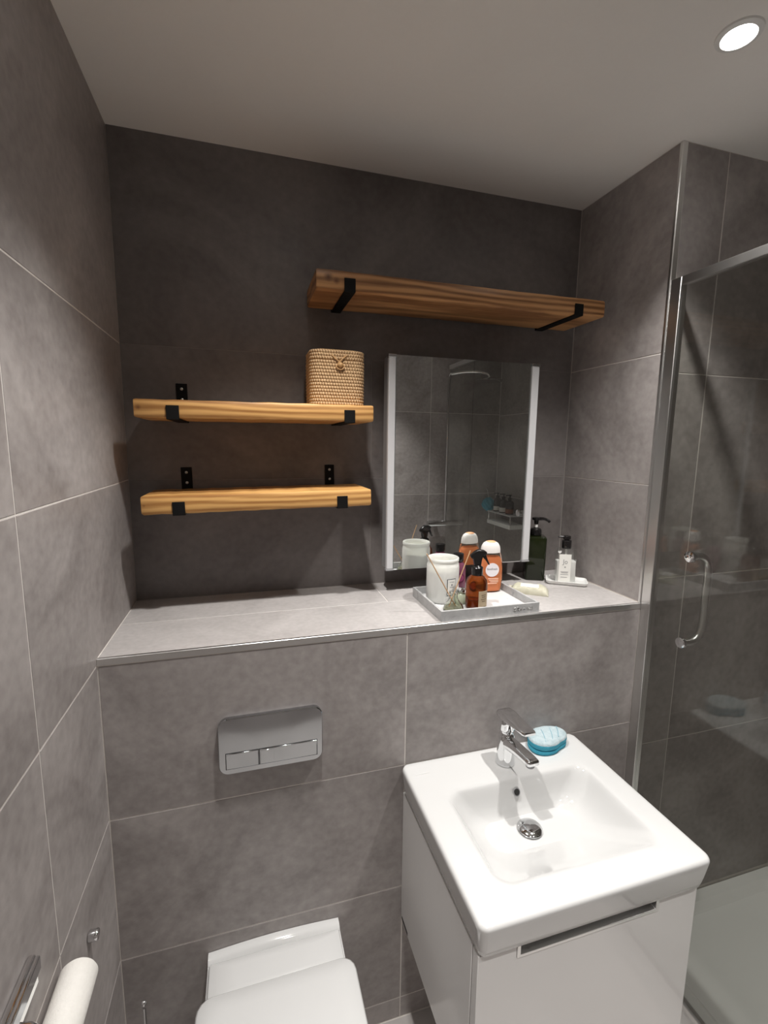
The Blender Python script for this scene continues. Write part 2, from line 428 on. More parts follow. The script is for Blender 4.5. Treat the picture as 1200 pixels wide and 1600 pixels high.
def shelf(label, x0, x1, zt, th, tilt, brs, mt, depth=0.208):
    yb = D - 0.012 - depth/2
    t = thing('wall_shelf', label, 'shelf', ((x0+x1)/2, yb, zt-th/2), 0, 'pine plank shelves on the recessed wall')
    t.rotation_euler = (0, tilt, 0)
    L_ = x1-x0
    bm = bmesh.new()
    # board with slightly uneven hand-rounded edges
    n = 26; loops = []
    rnd = random.Random(int(x0*1000)+int(zt*100))
    for i in range(n+1):
        x = -L_/2 + L_*i/n
        if i == 1: x = -L_/2 + 0.005
        if i == n-1: x = L_/2 - 0.005
        e = 0.0
        a = rnd.uniform(-0.0009, 0.0009); b = rnd.uniform(-0.0009, 0.0009)
        r = 0.006 + rnd.uniform(-0.001, 0.0015)
        hy, hz = depth/2 - e*0.6, th/2 - e*0.6
        loops.append([(x, -hy+a, -hz+r), (x, -hy+r*0.3+a, -hz+r*0.3), (x, -hy+r+a, -hz+b), (x, hy-r, -hz+b), (x, hy, -hz+r), (x, hy, hz-r), (x, hy-r, hz+b), (x, -hy+r+a, hz+b), (x, -hy+r*0.3+a, hz-r*0.3), (x, -hy+a, hz-r)])
    loops[0] = [(p[0], p[1]*0.985, p[2]*0.93) for p in loops[0]]
    loops[-1] = [(p[0], p[1]*0.985, p[2]*0.93) for p in loops[-1]]
    loft(bm, loops)
    obj('board', bm, mt, t, smooth=True, angle=28)
    for bx in brs: bracket(t, bx - (x0+x1)/2, th, depth)
    return t
shelf('longest plank shelf, mounted highest, above the mirror', 0.546, 1.508, J+0.997, 0.052, -0.003, (0.640, 1.405), M['wood_a'])
shelf('middle plank shelf holding the woven basket', 0.070, 0.712, J+0.628, 0.048, -0.006, (0.163, 0.640), M['wood_b'])
shelf('lowest plank shelf with nothing on it', 0.073, 0.707, J+0.376, 0.050, -0.017, (0.166, 0.618), M['wood_c'])

# ------------------------------------------------------------------ woven rattan basket
def weave_mat(name, c_dark, c_light, per_u=230.0):
    mt = mat(name, c_light, 0.6); nt, N, L, b = nodes(mt)
    uv = N.new('ShaderNodeUVMap')
    sx = N.new('ShaderNodeSeparateXYZ'); L.new(uv.outputs[0], sx.inputs[0])
    # stitches: stripes along the coil, shifted from row to row
    fl_ = N.new('ShaderNodeMath'); fl_.operation = 'MULTIPLY'; fl_.inputs[1].default_value = 1/0.0092; L.new(sx.outputs[1], fl_.inputs[0])
    fr = N.new('ShaderNodeMath'); fr.operation = 'FLOOR'; L.new(fl_.outputs[0], fr.inputs[0])
    sh = N.new('ShaderNodeMath'); sh.operation = 'MULTIPLY'; sh.inputs[1].default_value = 2.3; L.new(fr.outputs[0], sh.inputs[0])
    mu = N.new('ShaderNodeMath'); mu.operation = 'MULTIPLY_ADD'; mu.inputs[1].default_value = 2*PI/0.0078; L.new(sx.outputs[0], mu.inputs[0]); L.new(sh.outputs[0], mu.inputs[2])
    si = N.new('ShaderNodeMath'); si.operation = 'SINE'; L.new(mu.outputs[0], si.inputs[0])
    mr = N.new('ShaderNodeMapRange'); mr.inputs['From Min'].default_value = -1; mr.inputs['From Max'].default_value = 1; L.new(si.outputs[0], mr.inputs[0])
    no = N.new('ShaderNodeTexNoise'); no.inputs['Scale'].default_value = 90; tc = N.new('ShaderNodeTexCoord'); L.new(tc.outputs['Object'], no.inputs['Vector'])
    mx = N.new('ShaderNodeMix'); mx.data_type = 'FLOAT'; mx.inputs['Factor'].default_value = 0.45
    L.new(mr.outputs[0], mx.inputs['A']); L.new(no.outputs['Fac'], mx.inputs['B'])
    cr = N.new('ShaderNodeValToRGB')
    cr.color_ramp.elements[0].position = 0.18; cr.color_ramp.elements[0].color = (*c_dark, 1)
    cr.color_ramp.elements[1].position = 0.62; cr.color_ramp.elements[1].color = (*c_light, 1)
    L.new(mx.outputs['Result'], cr.inputs[0]); L.new(cr.outputs[0], b.inputs['Base Color'])
    bp = N.new('ShaderNodeBump'); bp.inputs['Strength'].default_value = 0.9; bp.inputs['Distance'].default_value = 0.0022
    L.new(mr.outputs[0], bp.inputs['Height']); L.new(bp.outputs[0], b.inputs['Normal'])
    return mt
M['rattan'] = weave_mat('rattan_weave', (0.27, 0.14, 0.06), (0.74, 0.50, 0.275))
M['rattan_plain'] = noise_mat('rattan_cane', (0.42, 0.24, 0.10), (0.62, 0.38, 0.18), 60, rough=(0.5, 0.6), per_object=False)
bk = thing('woven_basket', 'honey coloured woven rattan lidded basket on the middle shelf', 'basket', (0.615, 0.306, J+0.6305))
def coils(w, d, r, z0, z1, rows, cap0, cap1, taper=0.0):
    bm = bmesh.new(); loops = []; hgt = (z1-z0)/rows
    for i in range(rows):
        for k in range(6):
            s = math.sin(PI*(k+0.0)/6)
            off = 0.0022*abs(s)**0.6 - 0.0022
            z = z0 + hgt*(i + k/6)
            f = 1 + taper*(z/0.16)
            loops.append(rrect(0, 0, (w+2*off)*f, (d+2*off)*f, r, z, 8))
    loops.append(rrect(0, 0, w-0.0044, d-0.0044, r, z1, 8))
    loft(bm, loops, cap0, cap1, uv=True); return bm
obj('body', coils(0.166, 0.135, 0.030, 0.0, 0.1292, 14, True, True, 0.012), M['rattan'], bk, smooth=True, angle=80)
ld_ = obj('lid', coils(0.166, 0.135, 0.030, 0.1312, 0.1582, 3, True, True), M['rattan'], bk, smooth=True, angle=80)
obj('lid_top', (lambda bm: (loft(bm, [rrect(0, 0, 0.160, 0.129, 0.03, 0.158, 8), rrect(0, 0, 0.140, 0.110, 0.03, 0.1615, 8), rrect(0, 0, 0.08, 0.06, 0.02, 0.163, 8)]), bm)[1])(bmesh.new()), M['rattan_plain'], ld_, smooth=True)
yf_ = -0.0690
obj('bead', (lambda bm: (bmesh.ops.create_uvsphere(bm, u_segments=16, v_segments=10, radius=0.0082), bmesh.ops.translate(bm, verts=bm.verts[:], vec=(0.004, yf_-0.005, 0.115)), bm)[2])(bmesh.new()), M['rattan_plain'], bk, smooth=True)
lp = smooth_path([(-0.020, yf_+0.001, 0.1435), (-0.008, yf_-0.003, 0.131), (0.010, yf_-0.004, 0.118), (0.0155, yf_-0.004, 0.109), (0.004, yf_-0.004, 0.1025), (-0.0075, yf_-0.004, 0.109), (-0.002, yf_-0.004, 0.120), (0.010, yf_-0.004, 0.132), (0.024, yf_+0.001, 0.1445)], 5)
obj('loop_clasp', ntube(lp, 0.0021, 8), M['rattan_plain'], bk, smooth=True)

# ------------------------------------------------------------------ mirror with frosted light bars
YM = 0.295
mr_ = thing('illuminated_mirror', 'rectangular wall mirror with frosted white light bars down both sides', 'mirror', (1.058, D, J+0.097))
def ml(x, y): return (x-1.058, y-D)
HX = 0.2745; MH = 0.702
obj('housing', nbox(-HX+0.004, HX-0.004, YM-D+0.010, YM-D+0.058, 0.004, MH-0.004), M['grey_metal'], mr_, bevel=0.002)
obj('wall_mount', nbox(-HX+0.07, HX-0.07, YM-D+0.058, 0, 0.02, MH-0.02), M['dark'], mr_)
bm = nbox(-HX+0.0275, HX-0.0315, YM-D, YM-D+0.010, 0.001, MH-0.001)
o = obj('mirror_glass', bm, [M['mirror_edge'], M['mirror']], mr_)
for p in o.data.polygons:
    if p.normal.y < -0.9: p.material_index = 1
for (a, b) in ((-HX, -HX+0.0265), (HX-0.0305, HX)):
    bar = obj('light_bar', nbox(a+0.0015, b-0.0015, YM-D-0.006, YM-D+0.010, 0.006, MH-0.010), M['acrylic'], mr_, bevel=0.0025)
    obj('end_cap', nbox(a, b, YM-D-0.007, YM-D+0.011, MH-0.010, MH), M['chrome'], bar, bevel=0.001)
    obj('end_cap', nbox(a, b, YM-D-0.007, YM-D+0.011, 0.0, 0.006), M['grey_metal'], bar, bevel=0.001)

# ------------------------------------------------------------------ marble tray and what stands on it
M['marble'] = noise_mat('grey_white_marble', (0.33, 0.33, 0.335), (0.50, 0.50, 0.497), 12, rough=(0.25, 0.4), bump=0.03, bscale=60, dist=2.5, per_object=False)
M['marble_floor'] = noise_mat('white_marble', (0.58, 0.58, 0.58), (0.68, 0.68, 0.675), 9, rough=(0.25, 0.35), bump=0.02, bscale=60, dist=2.0, per_object=False)
TX0, TX1, TY0, TY1 = 0.866, 1.188, 0.010, 0.250
tw, td = TX1-TX0, TY1-TY0
tr = thing('marble_tray', 'rectangular grey marble tray holding toiletries on the ledge', 'tray', ((TX0+TX1)/2, (TY0+TY1)/2, T))
obj('base', nbox(-tw/2+0.007, tw/2-0.007, -td/2+0.007, td/2-0.007, 0, 0.007), M['marble_floor'], tr)
obj('side', nbox(-tw/2, tw/2, -td/2, -td/2+0.007, 0, 0.031), M['marble'], tr, bevel=0.0008)
obj('side', nbox(-tw/2, tw/2, td/2-0.007, td/2, 0, 0.031), M['marble'], tr, bevel=0.0008)
obj('side', nbox(-tw/2, -tw/2+0.007, -td/2+0.007, td/2-0.007, 0, 0.031), M['marble'], tr, bevel=0.0008)
obj('side', nbox(tw/2-0.007, tw/2, -td/2+0.007, td/2-0.007, 0, 0.031), M['marble'], tr, bevel=0.0008)
# small metal script-like marks on the tray front (not legible in the photo)
bm = bmesh.new(); sy = -td/2-0.0006
strokes = [[(0, .009), (-.004, .007), (-.0045, .002), (0, 0), (.002, .003)], [(.007, 0), (.007, .009), (.012, .008), (.011, .004), (.007, .004)], [(.011, .004), (.014, 0)],
           [(.017, .0), (.020, .006), (.023, .0)], [(.028, .005), (.033, .005)], [(.040, .008), (.042, .001), (.046, .005), (.049, .001)], [(.053, .008), (.052, .001), (.056, 0), (.058, .008)]]
for s_ in strokes:
    tube(bm, smooth_path([(0.078+a, sy, 0.012+b) for a, b in s_], 4), 0.0008, 6)
obj('lettering', bm, M['brushed'], tr, smooth=True)
TB = T+0.007

# frosted candle jar
M['frost'] = mat('frosted_glass', (0.90, 0.90, 0.87), 0.5, trans=0.35, ior=1.3)
M['wax'] = mat('cream_wax', (0.82, 0.82, 0.72), 0.5, sss=0.3)
M['paper'] = mat('label_paper', (0.80, 0.79, 0.75), 0.6)
jr = thing('candle_jar', 'large frosted glass candle jar with black bordered label', 'candle', (0.938, 0.172, TB), -0.5)
obj('glass', nlathe([(0.046, 0), (0.0505, 0.004), (0.0515, 0.012), (0.0515, 0.112), (0.0505, 0.120), (0.0485, 0.125), (0.0485, 0.129), (0.0500, 0.132), (0.0500, 0.140), (0.0482, 0.1415), (0.0465, 0.1400), (0.0455, 0.128), (0.047, 0.119), (0.0485, 0.110), (0.0485, 0.012), (0.045, 0.007)], 40), M['frost'], jr, smooth=True, angle=60)
obj('wax', nlathe([(0.044, 0.0075), (0.0480, 0.012), (0.0480, 0.098), (0.046, 0.0995), (0.0, 0.0985)], 32, cap1=False), M['wax'], jr, smooth=True)
la = -PI/2+0.42+0.25; lr = 0.0518
lb = obj('label', cyl_patch(lr, la-0.30, la+0.30, 0.030, 0.082), M['dark_text'], jr, smooth=True)
obj('label_face', cyl_patch(lr+0.0006, la-0.265, la+0.265, 0.0320, 0.0800), M['paper'], lb, smooth=True)
def on_cyl(r, a0, z0): return lambda x, y, z: ((r+z)*math.cos(a0 + x/r), (r+z)*math.sin(a0 + x/r), z0+y)
bm = bmesh.new()
for zz, hw in ((0.072, 0.16), (0.0555, 0.13), (0.044, 0.17), (0.039, 0.10)):
    b2 = cyl_patch(lr+0.0012, la-hw, la+hw, zz, zz+0.0016, 8, 0.0002); me_ = bpy.data.meshes.new('t'); b2.to_mesh(me_); b2.free(); bm.from_mesh(me_); bpy.data.meshes.remove(me_)
obj('print_lines', bm, M['grey_text'], lb)
obj('crest', cyl_patch(lr+0.0012, la-0.045, la+0.045, 0.0605, 0.0665, 6, 0.0002), M['grey_text'], lb)

# amber trigger-spray bottle
M['amber'] = mat('amber_glass', (0.20, 0.045, 0.008), 0.03, trans=0.85, ior=1.35)
M['amber_liquid'] = mat('amber_liquid', (0.75, 0.36, 0.06), 0.1, trans=0.5, ior=1.33)
M['kraft'] = noise_mat('kraft_label', (0.40, 0.31, 0.20), (0.48, 0.38, 0.26), 40, rough=(0.7, 0.8), bump=0.1, bscale=200, per_object=False)
ab = thing('spray_bottle', 'amber glass spray bottle with black trigger head and kraft label', 'bottle', (1.008, 0.075, TB), 0.0)
obj('glass', nlathe([(0.028, 0), (0.0315, 0.003), (0.0325, 0.008), (0.0325, 0.078), (0.030, 0.090), (0.022, 0.101), (0.015, 0.106), (0.0135, 0.108), (0.0135, 0.118)], 36), M['amber'], ab, smooth=True, angle=60)
obj('liquid', nlathe([(0.027, 0.003), (0.0303, 0.006), (0.0303, 0.030), (0.0, 0.030)], 30, cap1=False), M['amber_liquid'], ab, smooth=True)
la2 = -PI/2 + 0.35
kl = obj('label', cyl_patch(0.0328, la2-0.62, la2+0.40, 0.008, 0.062), M['kraft'], ab, smooth=True)
bm = bmesh.new()
for zz, a, b in ((0.049, -0.35, 0.15), (0.043, -0.30, 0.10), (0.036, -0.4, 0.2), (0.030, -0.3, 0.1), (0.0125, -0.4, 0.2)):
    b2 = cyl_patch(0.0334, la2+a, la2+b, zz, zz+0.0018, 8, 0.0002); me_ = bpy.data.meshes.new('t'); b2.to_mesh(me_); b2.free(); bm.from_mesh(me_); bpy.data.meshes.remove(me_)
obj('print_lines', bm, mat('kraft_print', (0.14, 0.10, 0.06), 0.7), kl)
obj('collar', nlathe([(0.0165, 0.104), (0.0175, 0.106), (0.0175, 0.128), (0.015, 0.131), (0.010, 0.134), (0.010, 0.14)], 24), M['black_plastic'], ab, smooth=True)
bm = bmesh.new()   # trigger head, nozzle pointing right of the camera
hd = [(-0.010, 0.132), (0.010, 0.132), (0.012, 0.150), (0.0145, 0.160), (0.020, 0.166), (0.026, 0.168), (0.027, 0.176), (0.018, 0.181), (0.000, 0.183), (-0.012, 0.176), (-0.023, 0.165), (-0.022, 0.158), (-0.014, 0.154)]
prism(bm, hd, 'y', -0.0085, 0.0085)
obj('spray_head', bm, M['black_plastic'], ab, bevel=0.0035, seg=3, rotz=-0.25)
obj('trigger', nprism([(0.012, 0.167), (0.024, 0.168), (0.030, 0.152), (0.037, 0.137), (0.034, 0.135), (0.024, 0.150), (0.016, 0.158)], 'y', -0.005, 0.005), M['black_plastic'], ab, bevel=0.0015, rotz=-0.25)

# purple bottle with black cap
M['purple'] = mat('purple_gel', (0.20, 0.065, 0.11), 0.08, trans=0.2, ior=1.4)
pb = thing('gel_bottle', 'purple gel bottle with black cap behind the spray bottle', 'bottle', (1.014, 0.219, TB), -0.2)
bm = bmesh.new(); loft(bm, [rrect(0, 0, .044, .034, .015, 0), rrect(0, 0, .050, .040, .018, .004), rrect(0, 0, .052, .041, .02, .04), rrect(0, 0, .051, .04, .02, .085), rrect(0, 0, .044, .036, .018, .100), rrect(0, 0, .030, .028, .0138, .110), rrect(0, 0, .025, .025, .0124, .113)])
obj('body', bm, M['purple'], pb, smooth=True, angle=60)
obj('cap', nlathe([(.0165, .112), (.0175, .114), (.0175, .136), (.0165, .138), (.0, .1385)], 24, cap1=False), M['black_plastic'], pb, smooth=True)
def disc_y(r0, r1, cx, y, cz, seg=28, th=0.0006):
    bm = bmesh.new()
    def ring(r, yy): return [(cx+r*math.cos(2*PI*i/seg), yy, cz+r*math.sin(2*PI*i/seg)) for i in range(seg)]
    if r0 > 0: loft(bm, [ring(r0, y), ring(r0, y-th), ring(r1, y-th), ring(r1, y), ring(r0, y)], False, False)
    else: loft(bm, [ring(r1, y), ring(r1, y-th)])
    return bm
em = obj('emblem', disc_y(0.0, 0.0175, 0.0, -0.0203, 0.058), mat('maroon_print', (0.10, 0.012, 0.04), 0.4), pb)
obj('emblem_centre', disc_y(0.0, 0.012, 0.002, -0.0210, 0.059), mat('magenta_print', (0.26, 0.05, 0.13), 0.4), em)

# peach body-wash bottle
M['peach'] = mat('peach_wash', (0.92, 0.36, 0.165), 0.15, trans=0.1, ior=1.4)
M['peach_clear'] = mat('clear_bottle_shell', (0.96, 0.80, 0.70), 0.06, trans=1.0, ior=1.12)
ob = thing('wash_bottle', 'peach orange wash bottle with domed white cap and round label', 'bottle', (1.131, 0.217, TB), -0.14)
def oval(w, d, z, n=28): return [(w/2*math.cos(2*PI*i/n), d/2*math.copysign(abs(math.sin(2*PI*i/n))**0.8, math.sin(2*PI*i/n)), z) for i in range(n)]
bm = bmesh.new(); loft(bm, [oval(0.072, .034, 0), oval(0.079, .040, .003), oval(0.085, .045, .02), oval(0.090, .048, .05), oval(0.089, .048, .085), oval(0.082, .045, .112), oval(0.072, .041, .132), oval(0.066, .038, .138)])
obj('body', bm, M['peach_clear'], ob, smooth=True, angle=60)
bm = bmesh.new(); loft(bm, [oval(0.066, .030, .003), oval(0.074, .036, .006), oval(0.079, .041, .02), oval(0.084, .044, .05), oval(0.082, .044, .085), oval(0.074, .041, .112), oval(0.060, .034, .122)])
obj('gel', bm, M['peach'], ob, smooth=True, angle=60)
bm = bmesh.new(); loft(bm, [oval(0.067, .040, .136), oval(0.067, .040, .146), oval(0.062, .038, .158), oval(0.050, .032, .168), oval(0.031, .022, .1735), oval(0.007, .006, .175)])
cp = obj('cap', bm, mat('pearl_white_cap', (0.84, 0.80, 0.77), 0.25), ob, smooth=True, angle=60)
bm = bmesh.new(); loft(bm, [oval(0.036, .027, .1712), oval(0.031, .024, .1738), oval(0.019, .014, .1755), oval(0.005, .004, .1762)])
obj('cap_button', bm, mat('peach_plastic', (0.86, 0.42, 0.22), 0.35), cp, smooth=True)
rl = obj('round_label', disc_y(0, 0.0235, 0.0, -0.0232, 0.080, th=0.0012), mat('label_lilac_white', (0.80, 0.76, 0.79), 0.4), ob)
text_obj('label_text', 'femfresh', 0.0105, M['grey_text'], rl, lambda x, y, z: (x, -0.0246-z, 0.083+y))
bm = bmesh.new()
for zz, a, b in ((.049, -.014, .022), (.0435, -.010, .022), (.038, -.006, .022), (.0325, -.014, .018)):
    box(bm, a, b, -.0250, -.0238, zz, zz+.0022)
obj('print_lines', bm, mat('peach_print', (0.95, 0.62, 0.45), 0.4), ob)

# reed diffuser
rd = thing('reed_diffuser', 'small clear glass reed diffuser with two wooden reeds', 'diffuser', (0.930, 0.068, TB), 0)
obj('flask', nlathe([(0.026, 0), (0.0305, 0.002), (0.0315, 0.007), (0.027, 0.020), (0.016, 0.034), (0.0115, 0.042), (0.0105, 0.052), (0.0135, 0.054), (0.0135, 0.057), (0.0095, 0.0572), (0.0085, 0.043), (0.013, 0.033), (0.024, 0.019), (0.028, 0.007), (0.0, 0.004)], 32, cap1=False), mat('clear_flask_glass', (0.95, 0.97, 0.93), 0.02, trans=1.0, ior=1.25), rd, smooth=True, angle=60)
obj('oil', nlathe([(0.026, 0.0045), (0.0275, 0.007), (0.0255, 0.014), (0, 0.014)], 28, cap1=False), mat('pale_oil', (0.85, 0.84, 0.66), 0.05, trans=0.7, ior=1.33), rd, smooth=True)
M['reed'] = noise_mat('reed_wood', (0.50, 0.30, 0.16), (0.66, 0.44, 0.26), 60, rough=(0.6, 0.7), per_object=False)
obj('reed', ntube([(0.012, 0.004, 0.006), (-0.090, 0.0, 0.180)], 0.0017, 8), M['reed'], rd)
obj('reed', ntube([(-0.014, 0.006, 0.006), (0.048, -0.002, 0.183)], 0.0017, 8), M['reed'], rd)
# small clear pot between diffuser and spray bottle
sp = thing('small_glass_pot', 'tiny pale green glass pot between diffuser and amber bottle', 'pot', (0.984, 0.126, TB))
obj('pot', nlathe([(0.014, 0), (0.018, 0.003), (0.019, 0.018), (0.016, 0.028), (0.012, 0.032), (0.012, 0.038)], 24), mat('pale_green_glass', (0.62, 0.66, 0.50), 0.1, trans=0.5), sp, smooth=True)
obj('stopper', nlathe([(0.0125, 0.037), (0.014, 0.039), (0.014, 0.045), (0.008, 0.050), (0, 0.051)], 20, cap1=False), M['chrome'], sp, smooth=True)

# ------------------------------------------------------------------ right end of the ledge
M['soap_wrap'] = noise_mat('cream_wrapper', (0.46, 0.44, 0.33), (0.60, 0.58, 0.47), 25, rough=(0.35, 0.5), bump=0.5, bscale=35, per_object=False, bdist=0.004)
so = thing('soap_packet', 'cream paper wrapped soap bar lying beside the marble tray', 'soap', (1.274, 0.190, T), -0.62)
bm = bmesh.new(); loops = []
nx = 12
for i in range(nx+1):
    x = -0.062 + 0.124*i/nx
    f = min(1, (i/nx)/0.16, (1-i/nx)/0.16)
    hh = 0.005 + 0.018*math.sin(min(1, f)*PI/2); ww = 0.036 - 0.002*f
    wob = 0.002*math.sin(i*1.9)
    loops.append([(x, -ww, 0.0), (x, -ww-0.001, hh*0.5), (x, -ww*0.86, hh*0.92+wob*f), (x, 0, hh+wob*f), (x, ww*0.86, hh*0.95-wob*f), (x, ww+0.001, hh*0.5), (x, ww, 0.0)])
loft(bm, loops)
obj('wrapper', bm, M['soap_wrap'], so, smooth=True, angle=50)
obj('paper_band', (lambda b: (loft(b, [[(x, -0.020, 0.0238), (x, -0.004, 0.0252), (x, 0.014, 0.0252), (x, 0.014, 0.0215), (x, -0.020, 0.0205)] for x in (-0.030, 0.0, 0.030)]), b)[1])(bmesh.new()), M['paper'], so)
obj('folded_end', nprism([(-0.030, 0.0), (0.030, 0.0), (0.024, 0.010), (-0.024, 0.012)], 'x', -0.072, -0.061), M['soap_wrap'], so, bevel=0.001)

M['green_glass'] = mat('dark_green_plastic', (0.012, 0.016, 0.005), 0.10, trans=0.1, ior=1.4, coat=0.2)
gb = thing('pump_bottle', 'tall square dark green pump bottle at the mirror edge', 'bottle', (1.388, 0.338, T), -0.42)
bm = bmesh.new(); loft(bm, [rrect(0, 0, .066, .066, .008, 0), rrect(0, 0, .071, .071, .010, .003), rrect(0, 0, .074, .074, .010, .16), rrect(0, 0, .068, .068, .012, .1655), rrect(0, 0, .034, .034, .016, .168), rrect(0, 0, .030, .030, .0149, .172)])
obj('body', bm, M['green_glass'], gb, smooth=True, angle=40)
obj('collar', nlathe([(.0205, .168), (.0215, .170), (.0205, .188), (.0165, .194), (.008, .196), (.008, .198)], 26), M['black_plastic'], gb, smooth=True)
obj('pump_stem', nlathe([(.0062, .197), (.0062, .212)], 16), M['white_text'], gb, smooth=True)
bm = bmesh.new(); lathe(bm, [(.0075, .210), (.0085, .224), (.0155, .226), (.0165, .230), (.0155, .2345), (.010, .236)], 22)
tube(bm, smooth_path([(.010, -.002, .231), (.028, -.006, .231), (.040, -.009, .226), (.047, -.010, .220)], 4), [.0062]*4+[.0055]*4+[.005]*4+[.004], 10)
obj('pump_head', bm, M['black_plastic'], gb, smooth=True)

M['dish'] = mat('white_porcelain', (0.83, 0.83, 0.81), 0.15)
dsh = thing('soap_dish', 'shallow white porcelain dish under the white lotion bottle', 'dish', (1.470, 0.252, T), -0.60)
bm = bmesh.new(); loft(bm, [rrect(0, 0, .128, .068, .008, 0), rrect(0, 0, .140, .080, .012, .006), rrect(0, 0, .144, .084, .014, .014), rrect(0, 0, .138, .078, .012, .0145), rrect(0, 0, .126, .066, .008, .0075), rrect(0, 0, .06, .03, .006, .007)])
obj('dish_body', bm, M['dish'], dsh, smooth=True, angle=50)
M['lotion'] = mat('white_lotion', (0.82, 0.81, 0.79), 0.3)
wb_ = thing('lotion_bottle', 'clear square lotion bottle with black pump standing on white dish', 'bottle', (1.462, 0.252, T+0.0073), -0.42)
bm = bmesh.new(); loft(bm, [rrect(0, 0, .066, .040, .006, 0), rrect(0, 0, .070, .044, .008, .003), rrect(0, 0, .068, .042, .008, .118), rrect(0, 0, .064, .038, .010, .124), rrect(0, 0, .028, .028, .0138, .126)])
obj('shell', bm, M['clear'], wb_, smooth=True, angle=40)
bm = bmesh.new(); loft(bm, [rrect(0, 0, .064, .038, .006, .0015), rrect(0, 0, .0675, .0415, .007, .004), rrect(0, 0, .0665, .0405, .007, .078), rrect(0, 0, .062, .036, .006, .0785)])
obj('lotion', bm, M['lotion'], wb_, smooth=True, angle=40)
obj('dip_tube', ntube([(0, 0, .078), (0, 0, .126)], .004, 10), M['lotion'], wb_, smooth=True)
lbl = obj('label', nbox(-.028, .014, -.0232, -.0222, .006, .106), M['paper'], wb_)
text_obj('label_text', 'Jo', 0.024, M['grey_text'], lbl, lambda x, y, z: (x*0.9-.006, -.0234-z, .078+y))
bm = bmesh.new(); prism(bm, [(-.006, .0555), (-.0088, .0585), (-.0082, .0605), (-.0068, .0608), (-.006, .0595), (-.0052, .0608), (-.0038, .0605), (-.0032, .0585)], 'y', -.0236, -.0232)
obj('heart', bm, M['grey_text'], lbl)
bm = bmesh.new()
for zz, a, b in ((.040, -.021, .006), (.0365, -.018, .004), (.030, -.021, .006), (.020, -.020, .003)): box(bm, a, b, -.0235, -.0232, zz, zz+.0017)
obj('print_lines', bm, M['grey_text'], lbl)
bm = bmesh.new(); lathe(bm, [(.0155, .125), (.0165, .127), (.0165, .153), (.015, .155), (.0085, .1555), (.0085, .158), (.013, .159), (.013, .169), (.012, .1705)], 24)
tube(bm, [(-.008, 0, .1655), (-.022, -.001, .1665), (-.031, -.001, .1655)], [.005, .0035, .003], 10)
obj('pump', bm, M['black_plastic'], wb_, smooth=True, angle=50)
bm = bmesh.new(); prism(bm, [(-.0275, .108), (-.0335, .1135), (-.0325, .1185), (-.0295, .119), (-.0275, .116), (-.0255, .119), (-.0225, .1185), (-.0215, .1135)], 'y', -.0232, -.0222)
obj('heart_tag', bm, M['lotion'], wb_)

# ------------------------------------------------------------------ flush plate
fp = thing('flush_plate', 'chrome rectangular dual flush plate on the wall above the toilet', 'flush plate', (0.389, 0, J-0.248))
bm = bmesh.new()
def rr_y(w_, h_, r, y, n=12): return [(p[0], y, p[1]) for p in rrect(0, 0, w_, h_, r, 0, n)]
loft(bm, [rr_y(.262, .150, .024, 0), rr_y(.264, .152, .025, -.006), rr_y(.264, .152, .025, -.0125), rr_y(.260, .148, .023, -.0145), rr_y(.10, .03, .01, -.0150)])
obj('plate', bm, M['plate_chrome'], fp, smooth=True, angle=25)
bm = bmesh.new(); box(bm, -.1155, -.0335, -.0158, -.012, -.0605, -.0165); obj('button_groove', bm, M['dark'], fp)
bm = bmesh.new(); box(bm, -.0330, .1175, -.0158, -.012, -.0605, -.0165); obj('button_groove', bm, M['dark'], fp)
obj('flush_button', nbox(-.1145, -.0345, -.0172, -.0140, -.0595, -.0175), M['plate_chrome'], fp, bevel=0.0015)
rb = obj('flush_button', nbox(-.0320, .1165, -.0172, -.0140, -.0595, -.0175), M['plate_chrome'], fp, bevel=0.0015)
obj('small_mark', nbox(-.0290, .0050, -.0176, -.0170, -.0560, -.0210), M['plate_chrome'], rb, bevel=0.0004)

# ------------------------------------------------------------------ wall-hung toilet
tl = thing('wall_hung_toilet', 'white wall hung toilet with closed lid under the flush plate', 'toilet', (0.387, 0, 0))
RZ = J-0.858
def dshape(w_, yb, yf, z, rb=0.02, n=10):
    """straight back, round front"""
    pts = []
    for (sx, a0) in ((1, 0), (-1, PI/2)):
        for i in range(5):
            a = a0 + PI/2*i/4
            pts.append((sx*(w_/2-rb) + rb*math.cos(a), yb - rb + rb*math.sin(a), z))
    L_ = yb-yf; st = L_*0.55
    for i in range(2*n+1):
        a = PI + PI*i/(2*n)
        pts.append((w_/2*math.copysign(abs(math.cos(a))**0.85, math.cos(a)), yb-st + (L_-st)*math.sin(a), z))
    return pts
bm = bmesh.new()
loft(bm, [dshape(.20, -.001, -.30, .09), dshape(.25, -.001, -.38, .13), dshape(.32, -.001, -.46, .24), dshape(.352, -.001, -.525, .34), dshape(.358, -.001, -.535, RZ-.012, .012), dshape(.354, -.001, -.532, RZ, .010)])
obj('bowl', bm, M['ceramic'], tl, smooth=True, angle=60)
bm = bmesh.new()   # raised lip along the wall
n = 14
loft(bm, [[(-.177+.354*i/n, y, z + 0.008*math.sin(PI*i/n)*(1 if z > RZ else 0)) for (y, z) in ((-.001, RZ-.003), (-.001, RZ+.010), (-.014, RZ+.012), (-.026, RZ+.008), (-.034, RZ-.003))] for i in range(n+1)])
obj('back_lip', bm, M['ceramic'], tl, smooth=True, angle=70)
bm = bmesh.new(); loft(bm, [rrect(0, -.082, .346, .094, .006, RZ-.003), rrect(0, -.082, .346, .094, .006, RZ+.012), rrect(0, -.082, .338, .086, .006, RZ+.016), rrect(0, -.082, .2, .05, .006, RZ+.017)])
obj('hinge_cover', bm, M['ceramic'], tl, smooth=True, angle=50)
